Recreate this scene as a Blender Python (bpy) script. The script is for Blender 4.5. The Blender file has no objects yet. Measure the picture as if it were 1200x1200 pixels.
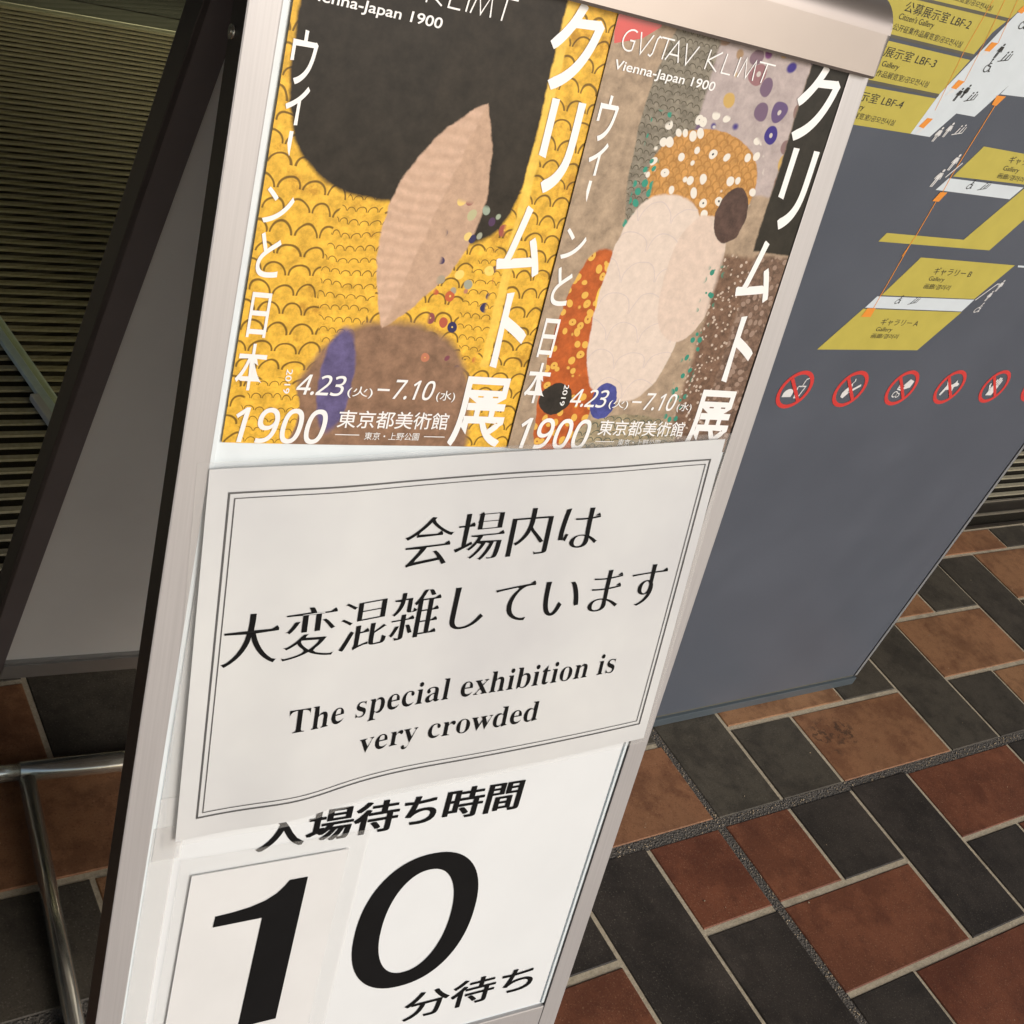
import bpy, bmesh, math, random
from mathutils import Vector, Matrix

random.seed(7)
sc = bpy.context.scene
COL = sc.collection

# ------------------------------------------------------------------ camera
CAM_H = 1.29
cam_d = bpy.data.cameras.new("camera")
cam_d.sensor_width = 36.0
cam_d.lens = 36.0 * 1478.25 / 1200.0
cam_d.clip_start = 0.05
cam_d.clip_end = 2000
cam = bpy.data.objects.new("camera", cam_d)
COL.objects.link(cam)
_right = Vector((0.80305, -0.48065, 0.35226))
_down = Vector((-0.05890, -0.65225, -0.75571))
_fwd = Vector((0.59300, 0.58613, -0.55210))
_m = Matrix((_right, -_down, -_fwd)).transposed().to_4x4()
_m.translation = Vector((0, 0, CAM_H))
cam.matrix_world = _m
sc.camera = cam

# ------------------------------------------------------------------ sky, sun, exposure
SUN_DIR = Vector((0.30, -0.85, 0.55)).normalized()      # towards the sun
world = bpy.data.worlds.new("World")
sc.world = world
world.use_nodes = True
wn = world.node_tree
bg = wn.nodes["Background"]
sky = wn.nodes.new("ShaderNodeTexSky")
sky.sky_type = 'NISHITA'
sky.sun_disc = False
sky.sun_elevation = math.asin(SUN_DIR.z)
sky.sun_rotation = math.atan2(SUN_DIR.x, SUN_DIR.y)
sky.air_density = 1.0
sky.dust_density = 3.0
wn.links.new(sky.outputs[0], bg.inputs[0])
bg.inputs[1].default_value = 0.10
sun_d = bpy.data.lights.new("sun", 'SUN')
sun_d.energy = 1.5
sun_d.angle = math.radians(28)
sun_d.color = (1.0, 0.985, 0.965)
sun = bpy.data.objects.new("sun", sun_d)
COL.objects.link(sun)
sun.rotation_euler = SUN_DIR.to_track_quat('Z', 'Y').to_euler()
sun.location = SUN_DIR * 20
sc.view_settings.view_transform = 'Standard'
sc.view_settings.look = 'None'
sc.view_settings.exposure = 0.39
sc.view_settings.gamma = 1.0

# ------------------------------------------------------------------ helpers
class Frame:
    def __init__(s, o, ex, ey, ez):
        s.o, s.ex, s.ey, s.ez = Vector(o), Vector(ex), Vector(ey), Vector(ez)
    def p(s, a, b, c=0.0):
        return s.o + s.ex * a + s.ey * b + s.ez * c

WORLD = Frame((0, 0, 0), (1, 0, 0), (0, 1, 0), (0, 0, 1))

def new_bm():
    bm = bmesh.new()
    return bm

def link(name, bm, mats, parent=None, smooth=False):
    me = bpy.data.meshes.new(name)
    for e in bm.edges:
        if len(e.link_faces) == 2 and e.calc_face_angle(0) > .7:
            e.smooth = False
    bm.to_mesh(me)
    bm.free()
    if not isinstance(mats, (list, tuple)):
        mats = [mats]
    for m in mats:
        me.materials.append(m)
    if smooth:
        for p in me.polygons:
            p.use_smooth = True
    o = bpy.data.objects.new(name, me)
    COL.objects.link(o)
    if parent is not None:
        o.parent = parent
        o.matrix_parent_inverse = parent_world(parent).inverted()
    return o

def parent_world(o):
    m = Matrix.Translation(o.location)
    if o.parent is not None:
        m = parent_world(o.parent) @ o.matrix_parent_inverse @ m
    return m

def tag(o, label, cat, group=None, kind=None):
    if label: o["label"] = label
    if cat: o["category"] = cat
    if group: o["group"] = group
    if kind: o["kind"] = kind
    return o

def empty(name, loc, label, cat, group=None):
    o = bpy.data.objects.new(name, None)
    o.empty_display_size = 0.05
    o.location = loc
    COL.objects.link(o)
    return tag(o, label, cat, group)

def box(bm, F, a0, a1, b0, b1, c0, c1, bev=0.0, mi=0, side_mi=None):
    vs = [bm.verts.new(F.p(a, b, c)) for c in (c0, c1) for b in (b0, b1) for a in (a0, a1)]
    idx = [(0, 2, 3, 1), (4, 5, 7, 6), (0, 1, 5, 4), (2, 6, 7, 3), (0, 4, 6, 2), (1, 3, 7, 5)]
    fs = []
    for k, i in enumerate(idx):
        f = bm.faces.new([vs[j] for j in i])
        f.material_index = mi if (side_mi is None or k == 1) else side_mi
        fs.append(f)
    if bev > 0:
        es = list({e for f in fs for e in f.edges})
        bmesh.ops.bevel(bm, geom=es, offset=bev, segments=2, affect='EDGES', profile=0.6)
    return fs

def tube(bm, p0, p1, r, seg=20, mi=0, caps=True):
    p0, p1 = Vector(p0), Vector(p1)
    d = (p1 - p0).normalized()
    a = d.orthogonal().normalized()
    b = d.cross(a)
    rings = []
    for p in (p0, p1):
        rings.append([bm.verts.new(p + (a * math.cos(t) + b * math.sin(t)) * r)
                      for t in [2 * math.pi * k / seg for k in range(seg)]])
    for k in range(seg):
        f = bm.faces.new((rings[0][k], rings[0][(k + 1) % seg], rings[1][(k + 1) % seg], rings[1][k]))
        f.smooth = True
        f.material_index = mi
    if caps:
        bm.faces.new(rings[0][::-1]).material_index = mi
        bm.faces.new(rings[1]).material_index = mi

def poly(bm, F, pts, c=0.0, mi=0):
    f = bm.faces.new([bm.verts.new(F.p(a, b, c)) for a, b in pts])
    f.material_index = mi
    return f

def profile(bm, F, prof, a0, a1, mi=0, smooth_from=None):
    """prof: closed list of (b, c); extruded along the frame's a axis"""
    r0 = [bm.verts.new(F.p(a0, b, c)) for b, c in prof]
    r1 = [bm.verts.new(F.p(a1, b, c)) for b, c in prof]
    n = len(prof)
    for k in range(n):
        f = bm.faces.new((r0[k], r0[(k + 1) % n], r1[(k + 1) % n], r1[k]))
        f.material_index = mi
        if smooth_from is not None and smooth_from[0] <= k < smooth_from[1]:
            f.smooth = True
    bm.faces.new(r0[::-1]).material_index = mi
    bm.faces.new(r1).material_index = mi

def stroke(bm, fn, pts, w, mi=0):
    """flat ribbon of width w along a polyline, corners filled; fn(a,b)->3D"""
    pts = [Vector((x, y)) for x, y in pts]
    n = len(pts)
    L, R = [], []
    for i, p in enumerate(pts):
        d0 = (pts[i] - pts[i - 1]).normalized() if i > 0 else None
        d1 = (pts[i + 1] - pts[i]).normalized() if i < n - 1 else None
        if d0 is None: d0 = d1
        if d1 is None: d1 = d0
        t = d0 + d1
        t = t.normalized() if t.length > 1e-6 else d0
        nn = Vector((-t.y, t.x))
        k = 1.0 / max(0.45, abs(nn.dot(Vector((-d0.y, d0.x)))))
        L.append(p + nn * w * .5 * k)
        R.append(p - nn * w * .5 * k)
    vl = [bm.verts.new(fn(v.x, v.y)) for v in L]
    vr = [bm.verts.new(fn(v.x, v.y)) for v in R]
    for i in range(n - 1):
        f = bm.faces.new((vr[i], vr[i + 1], vl[i + 1], vl[i]))
        f.material_index = mi

def disc(bm, fn, cx, cy, r, seg=24, ry=None, mi=0):
    ry = ry or r
    bm.faces.new([bm.verts.new(fn(cx + r * math.cos(t), cy + ry * math.sin(t)))
                  for t in [2 * math.pi * k / seg for k in range(seg)]]).material_index = mi

def annulus(bm, fn, cx, cy, r0, r1, seg=48, mi=0):
    A = [[bm.verts.new(fn(cx + r * math.cos(2 * math.pi * k / seg), cy + r * math.sin(2 * math.pi * k / seg)))
          for k in range(seg)] for r in (r0, r1)]
    for k in range(seg):
        bm.faces.new((A[0][k], A[1][k], A[1][(k + 1) % seg], A[0][(k + 1) % seg])).material_index = mi

def arc(cx, cy, r, t0, t1, n=12, ry=None):
    ry = ry or r
    return [(cx + r * math.cos(math.radians(t0 + (t1 - t0) * k / n)),
             cy + ry * math.sin(math.radians(t0 + (t1 - t0) * k / n))) for k in range(n + 1)]

# ------------------------------------------------------------------ lettering
_cache = {}

def _tess(curve):
    o = bpy.data.objects.new("tmp_text", curve)
    COL.objects.link(o)
    bpy.context.view_layer.update()
    dg = bpy.context.evaluated_depsgraph_get()
    ev = o.evaluated_get(dg)
    me = ev.to_mesh()
    vs = [(v.co.x, v.co.y) for v in me.vertices]
    fs = [tuple(p.vertices) for p in me.polygons]
    ev.to_mesh_clear()
    bpy.data.objects.remove(o)
    bpy.data.curves.remove(curve)
    return vs, fs

def glyphs(text, bold=0.0):
    if abs(bold) > 1e-6:
        return ming(text, -bold, bold, False)     # heavier or lighter face, offset stroke by stroke
    key = (text, bold, 'g')
    if key not in _cache:
        c = bpy.data.curves.new("tmp_text", 'FONT')
        c.body = text
        c.size = 1.0
        c.offset = bold
        c.resolution_u = 5
        _cache[key] = _tess(c)
    return _cache[key]

def ming(text, thin=0.021, fat=0.009, serifs=True):
    """glyphs with thin level strokes, heavier upright ones and small end serifs (a book face)"""
    key = (text, thin, fat, serifs)
    if key in _cache:
        return _cache[key]
    c = bpy.data.curves.new("tmp_text", 'FONT')
    c.body = text
    c.size = 1.0
    o = bpy.data.objects.new("tmp_text", c)
    COL.objects.link(o)
    bpy.context.view_layer.update()
    dg = bpy.context.evaluated_depsgraph_get()
    cu = o.evaluated_get(dg).to_curve(dg)
    loops = []
    for sp in cu.splines:
        P = []
        if sp.type == 'BEZIER':
            bp = sp.bezier_points
            n = len(bp)
            for i in range(n):
                p0, p1 = bp[i], bp[(i + 1) % n]
                a, b, d, e = p0.co, p0.handle_right, p1.handle_left, p1.co
                ch = (e - a)
                flat = ch.length < 1e-6 or max(abs(ch.cross(b - a).length), abs(ch.cross(d - a).length)) / ch.length < 1e-3
                k = 1 if flat else 7
                for j in range(k):
                    t = j / k
                    q = a * (1 - t) ** 3 + b * 3 * t * (1 - t) ** 2 + d * 3 * t * t * (1 - t) + e * t ** 3
                    P.append(Vector((q.x, q.y)))
        else:
            P = [Vector((q.co.x, q.co.y)) for q in sp.points]
        Q = []
        for p in P:
            if not Q or (p - Q[-1]).length > 1e-4:
                Q.append(p)
        if len(Q) > 2 and (Q[0] - Q[-1]).length < 1e-4:
            Q.pop()
        if len(Q) > 2:
            loops.append(Q)
    o.to_curve_clear()
    bpy.data.objects.remove(o)
    bpy.data.curves.remove(c)

    def area(Q):
        return sum(Q[i - 1].x * Q[i].y - Q[i].x * Q[i - 1].y for i in range(len(Q))) / 2

    def inside(p, Q):
        r = False
        for i in range(len(Q)):
            a, b = Q[i - 1], Q[i]
            if (a.y > p.y) != (b.y > p.y) and p.x < (b.x - a.x) * (p.y - a.y) / (b.y - a.y) + a.x:
                r = not r
        return r
    serif = []
    out = []
    for Q in loops:
        depth = sum(inside(Q[0], R) for R in loops if R is not Q)
        solid = depth % 2 == 0
        if (area(Q) > 0) != solid:
            Q = Q[::-1]                      # solid loops run anticlockwise: the outward side is on the right
        n = len(Q)
        E = []
        for i in range(n):
            d = (Q[(i + 1) % n] - Q[i]).normalized()
            E.append(Vector((d.y, -d.x)))
        N = []
        for i in range(n):
            n0, n1 = E[i - 1], E[i]
            def sgn(u, v):
                su = 0 if abs(u) < .12 else (1 if u > 0 else -1)
                sv = 0 if abs(v) < .12 else (1 if v > 0 else -1)
                if su * sv < 0: return 0
                return su or sv
            def amt(u, v): return max(abs(u), abs(v))
            dy = -thin * sgn(n0.y, n1.y) * amt(n0.y, n1.y)
            dx = fat * sgn(n0.x, n1.x) * amt(n0.x, n1.x)
            N.append(Q[i] + Vector((dx, dy)))
        for i in range(n):
            a, b = N[i], N[(i + 1) % n]
            ln = (Q[(i + 1) % n] - Q[i]).length
            if E[i].x > .97 and .04 < ln < .085 and abs(E[i - 1].y) > .9 and abs(E[(i + 1) % n].y) > .9 and E[i - 1].y * E[(i + 1) % n].y < 0:
                top = b if b.y > a.y else a
                serif.append(top)
        out.append(N)
    cu = bpy.data.curves.new("tmp_text", 'CURVE')
    cu.dimensions = '2D'
    cu.fill_mode = 'BOTH'
    for Q in out:
        s = cu.splines.new('POLY')
        s.points.add(len(Q) - 1)
        for pt, q in zip(s.points, Q):
            pt.co = (q.x, q.y, 0, 1)
        s.use_cyclic_u = True
    vs, fs = _tess(cu)
    for t in (serif if serifs else ()):
        k = len(vs)
        vs += [(t.x - .115, t.y), (t.x + .004, t.y), (t.x - .03, t.y + .05)]
        fs.append((k, k + 1, k + 2))
    _cache[key] = (vs, fs)
    return _cache[key]

def put_text(bm, g, fn, bbox, shear=0.0, mi=0):
    """maps a glyph mesh's bounding box on (a0, a1, b0, b1); b1 None keeps the aspect"""
    vs, fs = g
    x0, x1 = min(v[0] for v in vs), max(v[0] for v in vs)
    y0, y1 = min(v[1] for v in vs), max(v[1] for v in vs)
    a0, a1, b0, b1 = bbox
    if b1 is None:
        b1 = b0 + (a1 - a0) * (y1 - y0) / (x1 - x0)
    V = []
    for x, y in vs:
        s, t = (x - x0) / (x1 - x0), (y - y0) / (y1 - y0)
        b = b0 + (b1 - b0) * t
        V.append(bm.verts.new(fn(a0 + (a1 - a0) * s + shear * (b - b0), b)))
    for f in fs:
        try:
            bm.faces.new([V[i] for i in f]).material_index = mi
        except ValueError:
            pass

def fix_up(bm, normal):
    for f in bm.faces:
        f.normal_update()
        if f.normal.dot(normal) < 0:
            f.normal_flip()

# ------------------------------------------------------------------ materials
class NT:
    def __init__(s, name):
        s.m = bpy.data.materials.new(name)
        s.m.use_nodes = True
        s.t = s.m.node_tree
        s.b = s.t.nodes["Principled BSDF"]
    def n(s, kind, **kw):
        nd = s.t.nodes.new(kind)
        for k, v in kw.items():
            setattr(nd, k, v)
        return nd
    def put(s, sock, v):
        if isinstance(v, bpy.types.NodeSocket):
            s.t.links.new(v, sock)
        elif isinstance(v, (tuple, list)) and len(v) == 3 and sock.type == 'RGBA':
            sock.default_value = (*v, 1)
        else:
            sock.default_value = v
    def math(s, op, a, b=0.0, c=0.0, clamp=False):
        nd = s.n("ShaderNodeMath", operation=op, use_clamp=clamp)
        for i, v in enumerate((a, b, c)):
            s.put(nd.inputs[i], v)
        return nd.outputs[0]
    def mix(s, f, a, b, blend='MIX'):
        nd = s.n("ShaderNodeMix", data_type='RGBA', blend_type=blend)
        s.put(nd.inputs[0], f); s.put(nd.inputs[6], a); s.put(nd.inputs[7], b)
        return nd.outputs[2]
    def noise(s, vec, scale, detail=4, rough=.55, w=None):
        nd = s.n("ShaderNodeTexNoise")
        if vec is not None: s.put(nd.inputs["Vector"], vec)
        nd.inputs["Scale"].default_value = scale
        nd.inputs["Detail"].default_value = detail
        nd.inputs["Roughness"].default_value = rough
        return nd.outputs
    def ramp(s, f, stops):
        nd = s.n("ShaderNodeValToRGB")
        el = nd.color_ramp.elements
        while len(el) < len(stops): el.new(0.5)
        for e, (p, c) in zip(el, stops):
            e.position = p
            e.color = (*c, 1) if len(c) == 3 else c
        s.put(nd.inputs[0], f)
        return nd.outputs[0]
    def step(s, v, lo, hi):
        nd = s.n("ShaderNodeMapRange", interpolation_type='SMOOTHSTEP')
        s.put(nd.inputs[0], v)
        nd.inputs[1].default_value = lo; nd.inputs[2].default_value = hi
        return nd.outputs[0]
    def obj(s):
        return s.n("ShaderNodeTexCoord").outputs["Object"]
    def pos(s):
        return s.n("ShaderNodeNewGeometry").outputs["Position"]
    def bump(s, h, strength=.2, dist=.002):
        nd = s.n("ShaderNodeBump")
        nd.inputs["Strength"].default_value = strength
        nd.inputs["Distance"].default_value = dist
        s.put(nd.inputs["Height"], h)
        s.t.links.new(nd.outputs[0], s.b.inputs["Normal"])
    def set(s, **kw):
        names = dict(col="Base Color", rough="Roughness", metal="Metallic", coat="Coat Weight", coatr="Coat Roughness",
                     spec="Specular IOR Level", alpha="Alpha", trans="Transmission Weight", ior="IOR", sheen="Sheen Weight")
        for k, v in kw.items():
            s.put(s.b.inputs[names[k]], v)
        return s.m

def plain(name, col, rough=.5, metal=0., coat=0., var=.06, scale=40, bump=0.0, spec=.5):
    k = NT(name)
    nz = k.noise(k.pos(), scale, 5)[0]
    d = tuple(c * (1 - var * 2) for c in col)
    l = tuple(min(1, c * (1 + var * 2)) for c in col)
    c = k.ramp(nz, [(.25, d), (.75, l)])
    r = k.math('ADD', rough - .05, k.math('MULTIPLY', nz, .1))
    k.set(col=c, rough=r, metal=metal, coat=coat, coatr=.08, spec=spec)
    if bump: k.bump(nz, bump, .001)
    return k.m

M = {}
M['silver'] = plain('satin_aluminium', (.44, .425, .425), .45, .35, var=.025, scale=14)
k = NT('satin_aluminium_rail')
p = k.pos()
mv = k.n("ShaderNodeVectorMath", operation='MULTIPLY'); k.put(mv.inputs[0], p); mv.inputs[1].default_value = (300, 0, 4)
br = k.noise(mv.outputs[0], 2.0, 4, .6)[0]
lg = k.noise(p, 10, 4)[0]
c = k.ramp(br, [(.25, (.405, .39, .39)), (.75, (.465, .45, .45))])
c = k.mix(k.math('MULTIPLY', k.step(k.noise(p, 60, 6, .75)[0], .64, .74), .25), c, (.30, .28, .27))
k.set(col=c, rough=k.math('ADD', .38, k.math('MULTIPLY', lg, .14)), metal=.4)
k.bump(br, .05, .0005)
M['silver'] = k.m
M['header'] = plain('header_aluminium', (.34, .30, .275), .33, .75, var=.02, scale=14)
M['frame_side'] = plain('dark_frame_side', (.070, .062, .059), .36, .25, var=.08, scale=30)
M['inner_stile'] = plain('stile_inner_face', (.17, .15, .15), .5, .1, var=.05, scale=12)
M['rear_sheet'] = plain('rear_sheet_grey', (.88, .88, .84), .5, .0, var=.02, scale=9)
M['rear_rail'] = plain('rear_rail_grey', (.34, .335, .315), .4, .4, var=.04, scale=16)
M['chrome'] = plain('steel_tube', (.74, .71, .62), .20, .85, var=.03, scale=60)
M['rubber'] = plain('black_rubber', (.015, .015, .015), .7, var=.1)
M['backing'] = plain('white_backing', (.70, .76, .79), .25, coat=.3, var=.02)
M['paper'] = plain('white_paper', (.67, .675, .675), .4, coat=.3, var=.015, scale=20)
M['wait_paper'] = plain('wait_sheet_paper', (.70, .725, .74), .35, coat=.3, var=.012, scale=14)
M['ink'] = plain('black_ink', (.005, .005, .0055), .6, spec=.12, var=.1)
M['border_ink'] = plain('border_ink', (.09, .09, .09), .4, var=.1)
M['white_ink'] = plain('white_ink', (.83, .82, .81), .3, coat=.4, var=.01)
M['red_ink'] = plain('red_ink', (.55, .03, .025), .3, coat=.4, var=.05)
M['map_plain'] = plain('map_board_grey', (.073, .082, .098), .42, var=.03, scale=8, spec=.35)
k = NT('map_board_grey')
p = k.pos()
scr = k.n("ShaderNodeVectorMath", operation='MULTIPLY'); k.put(scr.inputs[0], p); scr.inputs[1].default_value = (6, 1, 70)
sc1 = k.noise(scr.outputs[0], 3.5, 6, .7)[0]
sm = k.noise(p, 7, 5, .6)[0]
c = k.ramp(sm, [(.3, (.073, .084, .106)), (.7, (.084, .096, .121))])
c = k.mix(k.math('MULTIPLY', k.step(sc1, .66, .74), .18), c, (.20, .20, .205))
c = k.mix(k.math('MULTIPLY', k.step(k.noise(p, 700, 2)[0], .55, .75), .22), c, (.13, .135, .15))
k.set(col=c, rough=k.math('ADD', .30, k.math('MULTIPLY', sm, .2)), spec=.45)
k.bump(k.noise(p, 600, 2)[0], .06, .0006)
M['map_grey'] = k.m
M['map_edge'] = plain('map_edge_silver', (.33, .345, .36), .4, .5, var=.03, scale=18)
M['map_base'] = plain('map_base_steel', (.12, .15, .175), .35, .5, var=.04, scale=18)
M['groove'] = plain('black_groove', (.006, .006, .007), .6, var=.1)
M['yellow'] = plain('map_yellow', (.47, .40, .075), .45, var=.03, scale=40)
M['pale'] = plain('map_pale_blue', (.60, .66, .70), .45, var=.02, scale=40)
M['orange'] = plain('map_orange', (.75, .27, .035), .45, var=.03)
M['map_dark'] = plain('map_dark_print', (.03, .03, .028), .45, var=.05)
M['map_sep'] = plain('map_separator', (.10, .095, .07), .45, var=.05)
M['map_white'] = plain('map_white_print', (.66, .66, .66), .45, var=.02)
M['ring_red'] = plain('prohibition_red', (.58, .045, .04), .4, var=.03)
M['film'] = None

k = NT('laminate_film')
k.set(col=(.74, .73, .70), rough=.12, alpha=.16, coat=.6, coatr=.05)
M['film'] = k.m
k = NT('tape_film')
k.set(col=(.80, .80, .79), rough=.25, alpha=.3)
M['film2'] = k.m

# laminated notice: paper under film, slow ripples in the film
k = NT('laminated_paper')
p = k.pos()
nz = k.noise(p, 5, 4, .6)[0]
k.set(col=k.ramp(nz, [(.3, (.535, .54, .555)), (.7, (.645, .655, .65))]), rough=.34, coat=.9, coatr=.09)
k.bump(k.noise(p, 28, 2)[0], .10, .004)
M['laminated'] = k.m

# paving
def tile_mat(name, dark, light, speck, olive):
    k = NT(name)
    p = k.pos()
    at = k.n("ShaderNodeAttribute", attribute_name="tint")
    big = k.noise(p, 7, 6, .6)[0]
    mid = k.noise(p, 42, 6, .65)[0]
    fine = k.noise(p, 420, 3, .6)[0]
    c = k.ramp(big, [(.3, dark), (.72, light)])
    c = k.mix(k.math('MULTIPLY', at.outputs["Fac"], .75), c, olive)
    c = k.mix(k.math('MULTIPLY', k.step(mid, .45, .8), .5), c, tuple(v * .72 for v in dark))
    c = k.mix(k.math('MULTIPLY', k.step(fine, .58, .72), .6), c, speck)
    c = k.mix(k.math('MULTIPLY', k.step(fine, .44, .30), .5), c, tuple(v * .45 for v in dark))
    # worn pale scuffs
    sc1 = k.noise(p, 16, 8, .75)[0]
    c = k.mix(k.math('MULTIPLY', k.step(sc1, .66, .75), .35), c, speck)
    # dirt carried along the tiles, and the one blotchy dark splash on the pavement
    dirt = k.noise(p, 11, 9, .72)[0]
    c = k.mix(k.math('MULTIPLY', k.step(dirt, .54, .40), .40), c, tuple(v * .55 for v in dark))
    mp = k.n("ShaderNodeVectorMath", operation='SUBTRACT'); k.put(mp.inputs[0], p); mp.inputs[1].default_value = (1.705, .752, 0)
    ms = k.n("ShaderNodeVectorMath", operation='MULTIPLY'); k.put(ms.inputs[0], mp.outputs[0]); ms.inputs[1].default_value = (11, 17, 0)
    ln = k.n("ShaderNodeVectorMath", operation='LENGTH'); k.put(ln.inputs[0], ms.outputs[0])
    sp1 = k.step(k.noise(p, 75, 7, .72)[0], .49, .55)
    sp2 = k.step(k.noise(p, 24, 2, .5)[0], .42, .52)
    near = k.step(ln.outputs["Value"], .80, .45)
    c = k.mix(k.math('MULTIPLY', k.math('MULTIPLY', k.math('MULTIPLY', near, sp1), sp2), .75), c, (.040, .025, .017))
    ro = k.math('ADD', .40, k.math('MULTIPLY', mid, .26))
    k.set(col=c, rough=ro, spec=.28)
    k.bump(k.math('ADD', k.math('MULTIPLY', fine, .6), mid), .35, .0012)
    return k.m
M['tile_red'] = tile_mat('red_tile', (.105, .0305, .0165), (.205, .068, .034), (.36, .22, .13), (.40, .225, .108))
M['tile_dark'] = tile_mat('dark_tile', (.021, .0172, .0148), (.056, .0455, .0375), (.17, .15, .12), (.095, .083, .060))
k = NT('grout')
p = k.pos()
f = k.noise(p, 260, 5, .7)[0]
g = k.noise(p, 25, 4)[0]
c = k.ramp(f, [(.3, (.32, .27, .19)), (.7, (.52, .45, .33))])
c = k.mix(k.math('MULTIPLY', k.step(g, .5, .7), .5), c, (.24, .20, .14))
k.set(col=c, rough=.85)
k.bump(f, .6, .002)
M['grout'] = k.m
k = NT('joint_mortar')
p = k.pos()
v = k.n("ShaderNodeTexVoronoi"); k.put(v.inputs["Vector"], p); v.inputs["Scale"].default_value = 330
f = k.noise(p, 420, 4, .7)[0]
c = k.ramp(f, [(.3, (.045, .040, .034)), (.58, (.13, .115, .098)), (.76, (.40, .34, .27))])
k.set(col=c, rough=.7)
k.bump(k.math('ADD', v.outputs["Distance"], f), 1.0, .004)
M['joint'] = k.m
M['grit'] = plain('quartz_grit', (.42, .33, .22), .25, var=.25, scale=300)
M['plaza'] = plain('plaza_stone', (.36, .345, .32), .75, var=.1, scale=2.5)

# mat
k = NT('carpet')
p = k.pos()
f = k.noise(p, 900, 2, .7)[0]
c = k.ramp(f, [(.35, (.012, .010, .007)), (.62, (.045, .039, .028)), (.75, (.15, .13, .10))])
k.set(col=c, rough=.95, spec=.1)
k.bump(f, 1.0, .004)
M['carpet'] = k.m
k = NT('mat_rail')
p = k.pos()
f = k.noise(p, 120, 3)[0]
k.set(col=k.ramp(f, [(.3, (.29, .265, .185)), (.7, (.39, .355, .26))]), rough=.5, metal=.1)
M['mat_rail'] = k.m
M['mat_frame'] = plain('mat_frame_bronze', (.06, .05, .038), .4, .5, var=.15, scale=60)
M['mat_lip'] = plain('mat_lip_metal', (.42, .38, .30), .3, .7, var=.1, scale=80)

# glass and building
def glass(name, tint, gl=.06):
    m = bpy.data.materials.new(name); m.use_nodes = True
    t = m.node_tree; t.nodes.clear()
    o = t.nodes.new("ShaderNodeOutputMaterial")
    tr = t.nodes.new("ShaderNodeBsdfTransparent"); tr.inputs[0].default_value = (*tint, 1)
    gs = t.nodes.new("ShaderNodeBsdfGlossy"); gs.inputs["Roughness"].default_value = .02
    fr = t.nodes.new("ShaderNodeFresnel"); fr.inputs[0].default_value = 1.5
    mx = t.nodes.new("ShaderNodeMixShader")
    ge = t.nodes.new("ShaderNodeNewGeometry")
    fm = t.nodes.new("ShaderNodeMath"); fm.operation = 'SUBTRACT'; fm.inputs[0].default_value = 1.0
    t.links.new(ge.outputs["Backfacing"], fm.inputs[1])
    f2 = t.nodes.new("ShaderNodeMath"); f2.operation = 'MULTIPLY'
    t.links.new(fr.outputs[0], f2.inputs[0]); t.links.new(fm.outputs[0], f2.inputs[1])
    t.links.new(f2.outputs[0], mx.inputs[0]); t.links.new(tr.outputs[0], mx.inputs[1]); t.links.new(gs.outputs[0], mx.inputs[2])
    t.links.new(mx.outputs[0], o.inputs[0])
    return m
M['glass'] = glass('green_glass', (.83, .82, .66))
M['door_glass'] = glass('door_glass', (.35, .40, .38))
M['glass_edge'] = plain('glass_edge_green', (.80, .96, .92), .15, coat=.5, var=.04)
M['door_frame'] = plain('bronze_door_frame', (.030, .034, .034), .4, .4, var=.1)
M['threshold'] = plain('threshold_steel', (.34, .36, .31), .35, .6, var=.05)
M['soffit'] = plain('soffit_paint', (.17, .13, .10), .7, var=.03)
M['wall'] = plain('dark_stone_wall', (.055, .05, .045), .6, var=.1, scale=6)
M['lobby'] = plain('lobby_floor', (.05, .048, .042), .4, var=.08)

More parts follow.
